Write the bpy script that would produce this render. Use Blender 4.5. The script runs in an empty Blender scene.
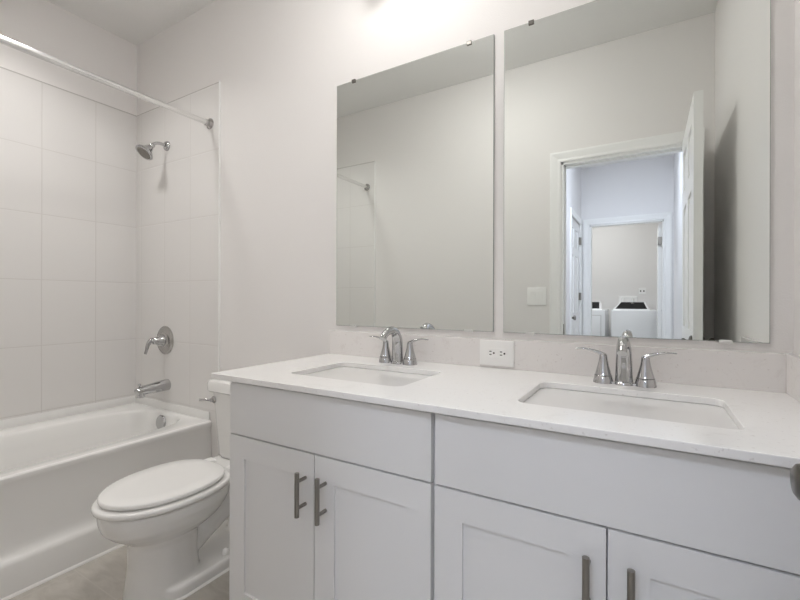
import bpy, bmesh, math, random
from mathutils import Vector, Matrix

S = bpy.context.scene
COL = S.collection
PI = math.pi

# ------------------------------------------------------------------ camera
CAM_F, CAM_YAW, CAM_ROLL = 417.5, math.radians(30.663), math.radians(0.145)
cd = bpy.data.cameras.new('camera')
cam = bpy.data.objects.new('camera', cd)
COL.objects.link(cam)
cd.sensor_fit = 'HORIZONTAL'
cd.sensor_width = 36.0
cd.lens = CAM_F / 800 * 36.0
cd.clip_start = 0.01
cd.clip_end = 60
fw = Vector((-math.sin(CAM_YAW), math.cos(CAM_YAW), 0))
rt = Vector((math.cos(CAM_YAW), math.sin(CAM_YAW), 0))
up = Vector((0, 0, 1))
r2 = rt * math.cos(CAM_ROLL) + up * math.sin(CAM_ROLL)
u2 = -rt * math.sin(CAM_ROLL) + up * math.cos(CAM_ROLL)
cam.matrix_world = Matrix(((r2.x, u2.x, -fw.x, 0), (r2.y, u2.y, -fw.y, -1.466),
                           (r2.z, u2.z, -fw.z, 1.10), (0, 0, 0, 1)))
S.camera = cam

# ------------------------------------------------------------------ world, exposure
w = bpy.data.worlds.new('world')
S.world = w
w.use_nodes = True
w.node_tree.nodes['Background'].inputs[0].default_value = (0.9, 0.93, 1, 1)
w.node_tree.nodes['Background'].inputs[1].default_value = 0.05
S.view_settings.view_transform = 'Standard'
S.view_settings.look = 'None'
S.view_settings.gamma = 1
S.view_settings.use_curve_mapping = False
S.view_settings.exposure = 0.36
S.cycles.max_bounces = 16
S.cycles.diffuse_bounces = 10
S.cycles.glossy_bounces = 8
S.cycles.sample_clamp_indirect = 4.0
# strengths of the lamps and added fill lights (used in the lamp builders below)
BATH_CEILING = 27.0
TUB_FILL = 82.0
VANITY_BULB = 11.0
HALL_FILL = 70.0
LAUNDRY_FILL = 62.0

# ------------------------------------------------------------------ materials
def nodes_of(name):
    m = bpy.data.materials.new(name)
    m.use_nodes = True
    nt = m.node_tree
    return m, nt, nt.nodes['Principled BSDF']

def mat(name, col, rough=0.5, metal=0.0, bump=0.0, bscale=200.0, coat=0.0, var=0.0, vscale=3.0, spec=0.5):
    m, nt, b = nodes_of(name)
    b.inputs['Base Color'].default_value = (*col, 1)
    b.inputs['Roughness'].default_value = rough
    b.inputs['Metallic'].default_value = metal
    b.inputs['Coat Weight'].default_value = coat
    b.inputs['Coat Roughness'].default_value = 0.05
    b.inputs['Specular IOR Level'].default_value = spec
    tc = nt.nodes.new('ShaderNodeTexCoord')
    if bump:
        n = nt.nodes.new('ShaderNodeTexNoise')
        n.inputs['Scale'].default_value = bscale
        n.inputs['Detail'].default_value = 3
        nt.links.new(tc.outputs['Object'], n.inputs['Vector'])
        bp = nt.nodes.new('ShaderNodeBump')
        bp.inputs['Strength'].default_value = bump
        bp.inputs['Distance'].default_value = 0.002
        nt.links.new(n.outputs['Fac'], bp.inputs['Height'])
        nt.links.new(bp.outputs['Normal'], b.inputs['Normal'])
    if var:
        n = nt.nodes.new('ShaderNodeTexNoise')
        n.inputs['Scale'].default_value = vscale
        n.inputs['Detail'].default_value = 5
        nt.links.new(tc.outputs['Object'], n.inputs['Vector'])
        r = nt.nodes.new('ShaderNodeValToRGB')
        r.color_ramp.elements[0].position = 0.3
        r.color_ramp.elements[1].position = 0.7
        r.color_ramp.elements[0].color = (*[c * (1 - var) for c in col], 1)
        r.color_ramp.elements[1].color = (*[min(1, c * (1 + var)) for c in col], 1)
        nt.links.new(n.outputs['Fac'], r.inputs['Fac'])
        nt.links.new(r.outputs['Color'], b.inputs['Base Color'])
    return m

def emit(name, col, strength):
    m = bpy.data.materials.new(name)
    m.use_nodes = True
    nt = m.node_tree
    nt.nodes.clear()
    e = nt.nodes.new('ShaderNodeEmission')
    e.inputs[0].default_value = (*col, 1)
    e.inputs[1].default_value = strength
    o = nt.nodes.new('ShaderNodeOutputMaterial')
    nt.links.new(e.outputs[0], o.inputs[0])
    return m

def tile_mat(name, axis_u, u0, z0, tw, th, col, grout, gw=0.003, rough=0.12):
    """ceramic wall tile in a straight grid: u runs along the wall, z up"""
    m, nt, b = nodes_of(name)
    L = nt.links
    tc = nt.nodes.new('ShaderNodeTexCoord')
    sep = nt.nodes.new('ShaderNodeSeparateXYZ')
    L.new(tc.outputs['Object'], sep.inputs[0])
    def cell(sock, off, size):
        a = nt.nodes.new('ShaderNodeMath'); a.operation = 'SUBTRACT'; a.inputs[1].default_value = off
        L.new(sock, a.inputs[0])
        d = nt.nodes.new('ShaderNodeMath'); d.operation = 'DIVIDE'; d.inputs[1].default_value = size
        L.new(a.outputs[0], d.inputs[0])
        p = nt.nodes.new('ShaderNodeMath'); p.operation = 'PINGPONG'; p.inputs[1].default_value = 0.5
        L.new(d.outputs[0], p.inputs[0])
        s = nt.nodes.new('ShaderNodeMath'); s.operation = 'MULTIPLY'; s.inputs[1].default_value = size
        L.new(p.outputs[0], s.inputs[0])
        return s.outputs[0]          # metres to the nearest joint
    cu = cell(sep.outputs[axis_u], u0, tw)
    cz = cell(sep.outputs[2], z0, th)
    mn = nt.nodes.new('ShaderNodeMath'); mn.operation = 'MINIMUM'
    L.new(cu, mn.inputs[0]); L.new(cz, mn.inputs[1])
    mr = nt.nodes.new('ShaderNodeMapRange')
    mr.inputs['From Min'].default_value = gw * 0.35
    mr.inputs['From Max'].default_value = gw * 0.9
    L.new(mn.outputs[0], mr.inputs['Value'])
    mx = nt.nodes.new('ShaderNodeMix'); mx.data_type = 'RGBA'
    mx.inputs['A'].default_value = (*grout, 1)
    mx.inputs['B'].default_value = (*col, 1)
    L.new(mr.outputs[0], mx.inputs['Factor'])
    L.new(mx.outputs['Result'], b.inputs['Base Color'])
    ro = nt.nodes.new('ShaderNodeMapRange')
    ro.inputs['To Min'].default_value = 0.7
    ro.inputs['To Max'].default_value = rough
    L.new(mr.outputs[0], ro.inputs['Value'])
    L.new(ro.outputs[0], b.inputs['Roughness'])
    h = nt.nodes.new('ShaderNodeMapRange')
    h.inputs['From Min'].default_value = 0
    h.inputs['From Max'].default_value = gw * 2.2
    h.interpolation_type = 'SMOOTHSTEP'
    L.new(mn.outputs[0], h.inputs['Value'])
    nz = nt.nodes.new('ShaderNodeTexNoise'); nz.inputs['Scale'].default_value = 5
    L.new(tc.outputs['Object'], nz.inputs['Vector'])
    ad = nt.nodes.new('ShaderNodeMath'); ad.operation = 'MULTIPLY_ADD'; ad.inputs[1].default_value = 0.5
    L.new(nz.outputs['Fac'], ad.inputs[0]); L.new(h.outputs[0], ad.inputs[2])
    bp = nt.nodes.new('ShaderNodeBump'); bp.inputs['Strength'].default_value = 0.5; bp.inputs['Distance'].default_value = 0.0012
    L.new(ad.outputs[0], bp.inputs['Height'])
    L.new(bp.outputs['Normal'], b.inputs['Normal'])
    return m

def floor_tile_mat(name, c0, c1, grout, tx, ty, ox, oy):
    m, nt, b = nodes_of(name)
    L = nt.links
    tc = nt.nodes.new('ShaderNodeTexCoord')
    mp = nt.nodes.new('ShaderNodeMapping')
    mp.inputs['Location'].default_value = (ox, oy, 0)
    L.new(tc.outputs['Object'], mp.inputs['Vector'])
    br = nt.nodes.new('ShaderNodeTexBrick')
    br.offset = 0.5
    br.inputs['Scale'].default_value = 1
    br.inputs['Brick Width'].default_value = tx
    br.inputs['Row Height'].default_value = ty
    br.inputs['Mortar Size'].default_value = 0.0025
    br.inputs['Color1'].default_value = (1, 1, 1, 1)
    br.inputs['Color2'].default_value = (0.93, 0.93, 0.93, 1)
    br.inputs['Mortar'].default_value = (0, 0, 0, 1)
    L.new(mp.outputs[0], br.inputs['Vector'])
    n = nt.nodes.new('ShaderNodeTexNoise')
    n.inputs['Scale'].default_value = 7; n.inputs['Detail'].default_value = 8; n.inputs['Roughness'].default_value = 0.62
    n.inputs['Distortion'].default_value = 0.6
    st = nt.nodes.new('ShaderNodeMapping'); st.inputs['Scale'].default_value = (1.0, 2.6, 1)
    L.new(tc.outputs['Object'], st.inputs['Vector']); L.new(st.outputs[0], n.inputs['Vector'])
    r = nt.nodes.new('ShaderNodeValToRGB')
    r.color_ramp.elements[0].position = 0.32; r.color_ramp.elements[0].color = (*c0, 1)
    r.color_ramp.elements[1].position = 0.68; r.color_ramp.elements[1].color = (*c1, 1)
    L.new(n.outputs['Fac'], r.inputs['Fac'])
    mul = nt.nodes.new('ShaderNodeMix'); mul.data_type = 'RGBA'; mul.blend_type = 'MULTIPLY'
    mul.inputs['Factor'].default_value = 1
    L.new(r.outputs['Color'], mul.inputs['A']); L.new(br.outputs['Color'], mul.inputs['B'])
    mx = nt.nodes.new('ShaderNodeMix'); mx.data_type = 'RGBA'
    L.new(br.outputs['Fac'], mx.inputs['Factor'])
    L.new(mul.outputs['Result'], mx.inputs['A']); mx.inputs['B'].default_value = (*grout, 1)
    L.new(mx.outputs['Result'], b.inputs['Base Color'])
    b.inputs['Roughness'].default_value = 0.42
    return m

def quartz_mat(name, base, fleck, rough=0.14, vein=0.5):
    m, nt, b = nodes_of(name)
    L = nt.links
    tc = nt.nodes.new('ShaderNodeTexCoord')
    a = nt.nodes.new('ShaderNodeTexNoise'); a.inputs['Scale'].default_value = 9; a.inputs['Detail'].default_value = 9
    a.inputs['Roughness'].default_value = 0.7; a.inputs['Distortion'].default_value = 1.6
    L.new(tc.outputs['Object'], a.inputs['Vector'])
    ra = nt.nodes.new('ShaderNodeValToRGB')
    ra.color_ramp.elements[0].position = 0.56; ra.color_ramp.elements[0].color = (0, 0, 0, 1)
    ra.color_ramp.elements[1].position = 0.74; ra.color_ramp.elements[1].color = (vein, vein, vein, 1)
    L.new(a.outputs['Fac'], ra.inputs['Fac'])
    v = nt.nodes.new('ShaderNodeTexNoise'); v.inputs['Scale'].default_value = 130; v.inputs['Detail'].default_value = 2
    L.new(tc.outputs['Object'], v.inputs['Vector'])
    rv = nt.nodes.new('ShaderNodeValToRGB')
    rv.color_ramp.elements[0].position = 0.66; rv.color_ramp.elements[0].color = (0, 0, 0, 1)
    rv.color_ramp.elements[1].position = 0.76; rv.color_ramp.elements[1].color = (0.6, 0.6, 0.6, 1)
    L.new(v.outputs['Fac'], rv.inputs['Fac'])
    mxm = nt.nodes.new('ShaderNodeMath'); mxm.operation = 'MAXIMUM'
    L.new(ra.outputs['Color'], mxm.inputs[0]); L.new(rv.outputs['Color'], mxm.inputs[1])
    mx = nt.nodes.new('ShaderNodeMix'); mx.data_type = 'RGBA'
    mx.inputs['A'].default_value = (*base, 1); mx.inputs['B'].default_value = (*fleck, 1)
    L.new(mxm.outputs[0], mx.inputs['Factor'])
    L.new(mx.outputs['Result'], b.inputs['Base Color'])
    b.inputs['Roughness'].default_value = rough
    return m

WALL = (0.785, 0.766, 0.752)
M = {}
M['wall'] = mat('wall_paint', WALL, 0.55, bump=0.35, bscale=230)
M['ceiling'] = mat('ceiling_paint', (0.80, 0.795, 0.78), 0.8, bump=0.5, bscale=120)
M['hall_wall'] = mat('hall_wall_paint', (0.78, 0.77, 0.77), 0.55, bump=0.3, bscale=230)
M['trim'] = mat('trim_paint', (0.86, 0.86, 0.85), 0.3)
M['door'] = mat('door_paint', (0.86, 0.86, 0.85), 0.33)
M['cabinet'] = mat('cabinet_paint', (0.77, 0.77, 0.768), 0.32)
M['cabinet_box'] = mat('cabinet_face_frame', (0.55, 0.55, 0.55), 0.45)
M['tile_back'] = tile_mat('shower_tile_end', 0, -2.02, 2.286, 0.26, 0.36, (0.73, 0.715, 0.70), (0.60, 0.58, 0.56))
M['tile_left'] = tile_mat('shower_tile_long', 1, -0.24, 2.286, 0.26, 0.36, (0.73, 0.715, 0.70), (0.60, 0.58, 0.56))
M['tile_edge'] = mat('tile_edge_trim', (0.85, 0.85, 0.84), 0.25)
M['floor'] = floor_tile_mat('floor_stone_tile', (0.42, 0.39, 0.35), (0.55, 0.52, 0.475), (0.50, 0.47, 0.43), 0.61, 0.305, 0.15, 0.07)
M['quartz'] = quartz_mat('white_quartz', (0.86, 0.85, 0.835), (0.60, 0.57, 0.55), 0.16, 0.25)
M['quartz_splash'] = quartz_mat('veined_quartz', (0.79, 0.765, 0.75), (0.58, 0.53, 0.51), 0.2, 0.45)
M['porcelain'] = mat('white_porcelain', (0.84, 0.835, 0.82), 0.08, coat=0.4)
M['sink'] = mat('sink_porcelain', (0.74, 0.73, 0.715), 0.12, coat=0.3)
M['acrylic'] = mat('white_tub_enamel', (0.82, 0.815, 0.80), 0.16, coat=0.3)
M['seat'] = mat('toilet_seat_plastic', (0.88, 0.875, 0.86), 0.18)
M['chrome'] = mat('polished_chrome', (0.52, 0.52, 0.525), 0.06, metal=1)
M['chrome_dull'] = mat('satin_chrome', (0.48, 0.47, 0.455), 0.22, metal=1)
M['rod'] = mat('bright_satin_chrome', (0.82, 0.82, 0.81), 0.26, metal=1)
M['nickel'] = mat('brushed_nickel', (0.30, 0.285, 0.26), 0.3, metal=1)
M['knob'] = mat('dark_satin_nickel', (0.17, 0.16, 0.145), 0.28, metal=1)
M['mirror'] = mat('silvered_glass', (0.87, 0.90, 0.88), 0.0, metal=1)
M['mirror_edge'] = mat('mirror_glass_edge', (0.33, 0.36, 0.34), 0.15)
M['clear'] = mat('frosted_plastic', (0.75, 0.75, 0.73), 0.3)
M['plastic'] = mat('white_plastic', (0.88, 0.875, 0.86), 0.3)
M['dark'] = mat('black_plastic', (0.02, 0.02, 0.02), 0.4)
M['caulk'] = mat('white_caulk', (0.82, 0.81, 0.79), 0.5)
M['appliance'] = mat('white_appliance_enamel', (0.78, 0.79, 0.80), 0.25)
M['glass_dark'] = mat('dark_lid_glass', (0.010, 0.010, 0.011), 0.6, spec=0.05)
M['shade'] = mat('lamp_shade_glass', (0.85, 0.85, 0.83), 0.4)
M['bulb'] = emit('warm_bulb', (1.0, 0.97, 0.94), VANITY_BULB)
M['bath_diffuser'] = emit('ceiling_lamp_diffuser', (1.0, 0.98, 0.955), BATH_CEILING)
M['tub_fill'] = emit('tub_fill_glow', (1.0, 0.98, 0.955), TUB_FILL)
M['hall_fill'] = emit('hall_fill_glow', (0.78, 0.85, 1.0), HALL_FILL)
M['laundry_fill'] = emit('laundry_fill_glow', (0.97, 0.975, 1.0), LAUNDRY_FILL)

# ------------------------------------------------------------------ mesh helpers
def box(bm, x0, x1, y0, y1, z0, z1, bev=0.0, seg=2):
    r = bmesh.ops.create_cube(bm, size=1)
    vs = r['verts']
    for v in vs:
        v.co = Vector(((x0 + x1) / 2 + v.co.x * (x1 - x0), (y0 + y1) / 2 + v.co.y * (y1 - y0), (z0 + z1) / 2 + v.co.z * (z1 - z0)))
    if bev:
        es = list({e for v in vs for e in v.link_edges})
        bmesh.ops.bevel(bm, geom=es, offset=bev, segments=seg, profile=0.5, affect='EDGES')

def loft(bm, rings, cap0=True, cap1=True, closed=True):
    vr = [[bm.verts.new(p) for p in r] for r in rings]
    n = len(vr[0])
    for a, b in zip(vr, vr[1:]):
        for i in range(n if closed else n - 1):
            j = (i + 1) % n
            bm.faces.new((a[i], a[j], b[j], b[i]))
    if cap0: bm.faces.new(list(reversed(vr[0])))
    if cap1: bm.faces.new(vr[-1])
    return vr

def frames(pts):
    pts = [Vector(p) for p in pts]
    T = []
    for i in range(len(pts)):
        a = pts[max(0, i - 1)]; b = pts[min(len(pts) - 1, i + 1)]
        T.append((b - a).normalized())
    ref = Vector((0, 0, 1)) if abs(T[0].z) < 0.9 else Vector((1, 0, 0))
    N = (ref - T[0] * ref.dot(T[0])).normalized()
    out = []
    for p, t in zip(pts, T):
        N = (N - t * N.dot(t)).normalized()
        out.append((p, t, N, t.cross(N)))
    return out

def tube(bm, pts, radii, n=20, flat=None, cap=True):
    """radii: one or per point; flat: second radius list (along the binormal)"""
    if not hasattr(radii, '__len__'): radii = [radii] * len(pts)
    if flat is None: flat = radii
    rings = []
    for (p, t, N, B), a, b in zip(frames(pts), radii, flat):
        rings.append([p + N * (a * math.cos(2 * PI * k / n)) + B * (b * math.sin(2 * PI * k / n)) for k in range(n)])
    loft(bm, rings, cap, cap)

def smooth_path(pts, per=6):
    P = [Vector(p) for p in pts]
    out = []
    for i in range(len(P) - 1):
        p0 = P[max(0, i - 1)]; p1 = P[i]; p2 = P[i + 1]; p3 = P[min(len(P) - 1, i + 2)]
        for k in range(per):
            t = k / per
            out.append(0.5 * ((2 * p1) + (p2 - p0) * t + (2 * p0 - 5 * p1 + 4 * p2 - p3) * t * t + (3 * p1 - p0 - 3 * p2 + p3) * t ** 3))
    out.append(P[-1])
    return out

def interp(vals, n):
    m = len(vals) - 1
    o = []
    for k in range(n):
        f = k / (n - 1) * m
        i = min(int(f), m - 1)
        o.append(vals[i] + (vals[i + 1] - vals[i]) * (f - i))
    return o

def lathe(bm, prof, o, axis=(0, 0, 1), n=32):
    """prof: list of (radius, height along the axis)"""
    A = Vector(axis).normalized()
    ref = Vector((1, 0, 0)) if abs(A.x) < 0.9 else Vector((0, 0, 1))
    U = (ref - A * ref.dot(A)).normalized(); V = A.cross(U)
    o = Vector(o)
    rings = [[o + A * h + (U * math.cos(2 * PI * k / n) + V * math.sin(2 * PI * k / n)) * max(r, 1e-4) for k in range(n)] for r, h in prof]
    loft(bm, rings, True, True)

def rrect(x0, x1, y0, y1, r, z, seg=8):
    pts = []
    for cx, cy, a0 in ((x1 - r, y1 - r, 0), (x0 + r, y1 - r, 90), (x0 + r, y0 + r, 180), (x1 - r, y0 + r, 270)):
        for k in range(seg + 1):
            a = math.radians(a0 + 90 * k / seg)
            pts.append(Vector((cx + r * math.cos(a), cy + r * math.sin(a), z)))
    return pts

def prism(bm, poly, a0, a1, axis='y'):
    """extrude a closed 2-D polygon along an axis; poly coords are the other two axes in order"""
    def mk(u, v, a):
        return {'x': (a, u, v), 'y': (u, a, v), 'z': (u, v, a)}[axis]
    loft(bm, [[Vector(mk(u, v, a0)) for u, v in poly], [Vector(mk(u, v, a1)) for u, v in poly]])

def obj(name, bm, material, parent=None, smooth=None):
    bmesh.ops.recalc_face_normals(bm, faces=bm.faces)
    me = bpy.data.meshes.new(name)
    if parent is not None:
        wl = Vector((0, 0, 0)); p = parent
        while p is not None:
            wl += p.location; p = p.parent
        bmesh.ops.translate(bm, verts=bm.verts, vec=-wl)
    bm.to_mesh(me); bm.free()
    me.materials.append(material)
    if smooth is not None:
        for f in me.polygons: f.use_smooth = True
        me.set_sharp_from_angle(angle=math.radians(smooth))
    o = bpy.data.objects.new(name, me)
    COL.objects.link(o)
    if parent is not None: o.parent = parent
    return o

def thing(name, label, cat, loc=(0, 0, 0), group=None):
    o = bpy.data.objects.new(name, None)
    o.empty_display_size = 0.1
    COL.objects.link(o)
    o.location = loc
    tag(o, label, cat, group)
    return o

def tag(o, label, cat, group=None):
    o['label'] = label; o['category'] = cat
    if group: o['group'] = group
    return o

def struct(o, label=None, cat=None):
    o['kind'] = 'structure'
    if label: o['label'] = label
    if cat: o['category'] = cat
    return o

def sroot(name, label, cat, loc=(0, 0, 0)):
    o = bpy.data.objects.new(name, None); COL.objects.link(o); o.location = loc
    return struct(o, label, cat)

def dup(root, loc, label=None):
    def cp(o, par):
        c = o.copy(); COL.objects.link(c)
        if par is not None: c.parent = par
        for ch in [q for q in allobj if q.parent == o]: cp(ch, c)
        return c
    allobj = list(COL.objects)
    r = cp(root, None)
    r.location = loc
    if label: r['label'] = label
    return r

def bx(name, m, parent, *a, bev=0.0, seg=2, smooth=None):
    bm = bmesh.new(); box(bm, *a, bev=bev, seg=seg)
    return obj(name, bm, m, parent, smooth)

# ------------------------------------------------------------------ setting: bathroom shell
XL, XR, D, H = -2.865, 0.329, 1.525, 2.754
T = 0.115
TILE_X = -2.02; TILE_Z = 2.288
DX0, DX1, DH = -0.504, 0.212, 2.03          # bathroom doorway
HX0, HX1, HY = -0.717, 0.255, -4.2          # hall beyond the doorway
LX0, LX1 = -0.617, 0.161                    # laundry doorway
LY = -6.12                                  # laundry far wall

bm = bmesh.new(); box(bm, XL - T, XR + T, -D - T, T, -0.1, 0)
struct(obj('floor', bm, M['floor']), 'beige grey stone look tile floor of the bathroom', 'floor')
bm = bmesh.new(); box(bm, XL - T, XR + T, -D - T, T, H, H + 0.1)
struct(obj('ceiling', bm, M['ceiling']), 'pale grey textured bathroom ceiling', 'ceiling')
bm = bmesh.new(); box(bm, XL - T, XR + T, 0, T, 0, H)
wall_back = struct(obj('wall_back', bm, M['wall']), 'light greige wall behind the mirrors and vanity', 'wall')
bm = bmesh.new(); box(bm, XL - T, XL, -D, 0, 0, H)
wall_left = struct(obj('wall_left', bm, M['wall']), 'wall along the far long side of the bathtub', 'wall')
bm = bmesh.new(); box(bm, XR, XR + T, -D, 0, 0, H)
struct(obj('wall_right', bm, M['wall']), 'light greige wall at the right end of the vanity', 'wall')
bm = bmesh.new()
box(bm, XL - T, DX0, -D - T, -D, 0, H)
box(bm, DX1, XR + T, -D - T, -D, 0, H)
box(bm, DX0, DX1, -D - T, -D, DH, H)
wall_front = struct(obj('wall_front', bm, M['wall']), 'light wall around the bathroom doorway, seen in the mirrors', 'wall')

# shower tile on the three alcove walls (parts of those walls)
TT = 0.008
bx('tile_panel', M['tile_back'], wall_back, XL + TT, TILE_X, -TT, 0, 0.0, TILE_Z)
bx('edge_trim', M['tile_edge'], wall_back, TILE_X, TILE_X + 0.007, -TT - 0.001, 0, 0.0, TILE_Z + 0.006)
bx('tile_panel', M['tile_left'], wall_left, XL, XL + TT, -D, 0, 0.0, TILE_Z)
bx('tile_panel', M['tile_back'], wall_front, XL + TT, TILE_X, -D, -D + TT, 0.0, TILE_Z)
bx('edge_trim', M['tile_edge'], wall_front, TILE_X, TILE_X + 0.007, -D, -D + TT + 0.001, 0.0, TILE_Z + 0.001)

M['grout'] = mat('grey_grout_joint', (0.42, 0.40, 0.385), 0.7)
bx('top_joint', M['grout'], wall_back, XL + TT, TILE_X, -TT + 0.001, 0, TILE_Z, TILE_Z + 0.0045)
bx('top_joint', M['grout'], wall_left, XL, XL + TT - 0.001, -D, 0, TILE_Z, TILE_Z + 0.0045)
bx('top_joint', M['grout'], wall_front, XL + TT, TILE_X, -D, -D + TT - 0.001, TILE_Z, TILE_Z + 0.0045)
# baseboards
def baseboard(bm, p0, p1, n, h=0.083, t=0.012):
    """p0-p1 along the wall foot, n = 2-D normal into the room"""
    p0 = Vector((*p0, 0)); p1 = Vector((*p1, 0)); n = Vector((*n, 0))
    prof = [(0, 0), (t, 0), (t, h - 0.02), (t * 0.75, h - 0.012), (t * 0.55, h - 0.004), (t * 0.3, h), (0, h)]
    loft(bm, [[p + n * a + Vector((0, 0, z)) for a, z in prof] for p in (p0, p1)])
bm = bmesh.new(); baseboard(bm, (TILE_X + 0.008, 0), (-1.17, 0), (0, -1))
struct(obj('baseboard_back', bm, M['trim']), 'white baseboard behind the toilet', 'baseboard')
bm = bmesh.new(); baseboard(bm, (TILE_X + 0.008, -D), (DX0 - 0.072, -D), (0, 1))
struct(obj('baseboard_front', bm, M['trim']), 'white baseboard left of the bathroom doorway', 'baseboard')

# doorway casings
def casing(bm, x0, x1, ztop, y, s, wd=0.069, t=0.017, wl=None, wr=None):
    """moulded casing round an opening in a wall at y, standing out towards s"""
    wl = wd if wl is None else wl; wr = wd if wr is None else wr
    prof = [(0.0, 0.0), (0.0, 0.55), (0.12, 0.75), (0.3, 0.62), (0.62, 0.85), (0.86, 1.0), (1.0, 0.9), (1.0, 0.0)]
    def ring(fx, fz, wx, sx):
        pass
    path = [(x0, 0, -wl, 0), (x0, ztop, -wl, wd), (x1, ztop, wr, wd), (x1, 0, wr, 0)]
    rings = []
    for px, pz, dx, dz in path:
        rings.append([Vector((px + dx * a, y + s * t * b, pz + dz * a)) for a, b in prof])
    loft(bm, rings)
bm = bmesh.new()
casing(bm, DX0, DX1, DH, -D, 1)
struct(obj('trim_1', bm, M['trim']), 'white moulded casing around the bathroom doorway', 'door casing')
bm = bmesh.new()     # jamb lining and stop
jt = 0.015
box(bm, DX0, DX0 + jt, -D - T, -D, 0, DH); box(bm, DX1 - 0.002, DX1, -D - T, -D, 0, DH)
box(bm, DX0, DX1, -D - T, -D, DH - jt, DH)
box(bm, DX0 + jt, DX0 + jt + 0.01, -D - 0.075, -D - 0.04, 0, DH - jt)
box(bm, DX0 + jt, DX1, -D - 0.075, -D - 0.04, DH - jt - 0.01, DH - jt)
trim2 = struct(obj('trim_2', bm, M['trim']), 'white jamb lining of the bathroom doorway', 'door jamb')
bx('strike_plate', M['nickel'], trim2, DX0 + jt, DX0 + jt + 0.002, -D - 0.036, -D - 0.006, 0.87, 0.94)

# ------------------------------------------------------------------ setting: hall and laundry beyond the doorway
bm = bmesh.new(); box(bm, HX0 - 1.2, HX1 + 1.2, LY - T, -D - T, -0.1, 0)
struct(obj('floor_hall', bm, M['floor']), 'floor of the hall and laundry', 'floor')
bm = bmesh.new(); box(bm, HX0 - 1.2, HX1 + 1.2, LY - T, -D - T, H, H + 0.1)
struct(obj('ceiling_hall', bm, M['ceiling']), 'ceiling of the hall and laundry', 'ceiling')
CY0, CY1, CH = -4.115, -3.385, 2.035        # closet doorway in the hall's left wall
bm = bmesh.new()
box(bm, HX0 - T, HX0, CY1, -D - T, 0, H)
box(bm, HX0 - T, HX0, HY, CY0, 0, H)
box(bm, HX0 - T, HX0, CY0, CY1, CH, H)
box(bm, HX0 - T - 0.02, HX0 - T, CY0 - 0.05, CY1 + 0.05, 0, CH + 0.05)
struct(obj('wall_hall_left', bm, M['hall_wall']), 'cool white hall wall holding the closet door', 'wall')
bm = bmesh.new(); box(bm, HX1, HX1 + T, HY, -D - T, 0, H)
struct(obj('wall_hall_right', bm, M['hall_wall']), 'right hall wall beyond the doorway', 'wall')
bm = bmesh.new()
box(bm, HX0 - 1.2, LX0, HY - T, HY, 0, H); box(bm, LX1, HX1 + 1.2, HY - T, HY, 0, H); box(bm, LX0, LX1, HY - T, HY, 2.03, H)
struct(obj('wall_hall_far', bm, M['hall_wall']), 'hall end wall around the laundry doorway', 'wall')
bm = bmesh.new(); box(bm, HX0 - 1.2, HX1 + 1.2, LY - T, LY, 0, H)
struct(obj('wall_laundry_far', bm, M['wall']), 'greige laundry wall behind the machines', 'wall')
bm = bmesh.new(); box(bm, HX0 - 1.2 - T, HX0 - 1.2, LY - T, HY, 0, H)
struct(obj('wall_laundry_left', bm, M['wall']), 'left laundry wall', 'wall')
bm = bmesh.new(); box(bm, HX1 + 0.35, HX1 + 0.35 + T, LY, HY - T, 0, H)
struct(obj('wall_laundry_right', bm, M['wall']), 'right laundry wall', 'wall')
bm = bmesh.new(); casing(bm, LX0, LX1, 2.03, HY, 1, wd=0.075)
struct(obj('trim_3', bm, M['trim']), 'white casing around the laundry doorway', 'door casing')
bm = bmesh.new()
box(bm, LX0, LX0 + jt, HY - T, HY, 0, 2.03); box(bm, LX1 - jt, LX1, HY - T, HY, 0, 2.03); box(bm, LX0, LX1, HY - T, HY, 2.03 - jt, 2.03)
struct(obj('trim_4', bm, M['trim']), 'white jamb lining of the laundry doorway', 'door jamb')
bm = bmesh.new()     # closet casing on the hall's left wall (built in the y plane then turned)
casing(bm, CY0, CY1, CH, 0, -1, wd=0.062)
bmesh.ops.transform(bm, verts=bm.verts, matrix=Matrix.Translation((HX0, 0, 0)) @ Matrix(((0, -1, 0, 0), (1, 0, 0, 0), (0, 0, 1, 0), (0, 0, 0, 1))))
struct(obj('trim_5', bm, M['trim']), 'white casing around the closet door in the hall', 'door casing')

# ------------------------------------------------------------------ doors (six moulded panels)
def six_panel(bm, wd, ht, th):
    """door slab in local x (0..wd), y thickness centred on 0, z from 0"""
    st, mid = 0.11, 0.10
    pw = (wd - 2 * st - mid) / 2
    rows = [(0.22, 0.22 + 0.56), (0.22 + 0.56 + 0.17, ht - 0.10 - 0.22 - 0.09), (ht - 0.10 - 0.22, ht - 0.10)]
    xs = [(st, st + pw), (st + pw + mid, wd - st)]
    h = th / 2
    core = h - 0.009
    box(bm, 0.002, wd - 0.002, -core, core, 0.002, ht - 0.002)
    box(bm, 0, st, -h, h, 0, ht); box(bm, wd - st, wd, -h, h, 0, ht); box(bm, st + pw, st + pw + mid, -h, h, 0, ht)
    zs = [0] + [v for r in rows for v in r] + [ht]
    for i in range(0, len(zs), 2):
        for x0, x1 in xs: box(bm, x0, x1, -h, h, zs[i], zs[i + 1])
    for x0, x1 in xs:
        for z0, z1 in rows:
            for s in (-1, 1):
                a = 0.018; b = 0.045
                o1 = [Vector((x0 + a, s * core, z0 + a)), Vector((x1 - a, s * core, z0 + a)), Vector((x1 - a, s * core, z1 - a)), Vector((x0 + a, s * core, z1 - a))]
                o2 = [Vector((x0 + b, s * (h - 0.002), z0 + b)), Vector((x1 - b, s * (h - 0.002), z0 + b)), Vector((x1 - b, s * (h - 0.002), z1 - b)), Vector((x0 + b, s * (h - 0.002), z1 - b))]
                loft(bm, [o1, o2])

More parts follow.
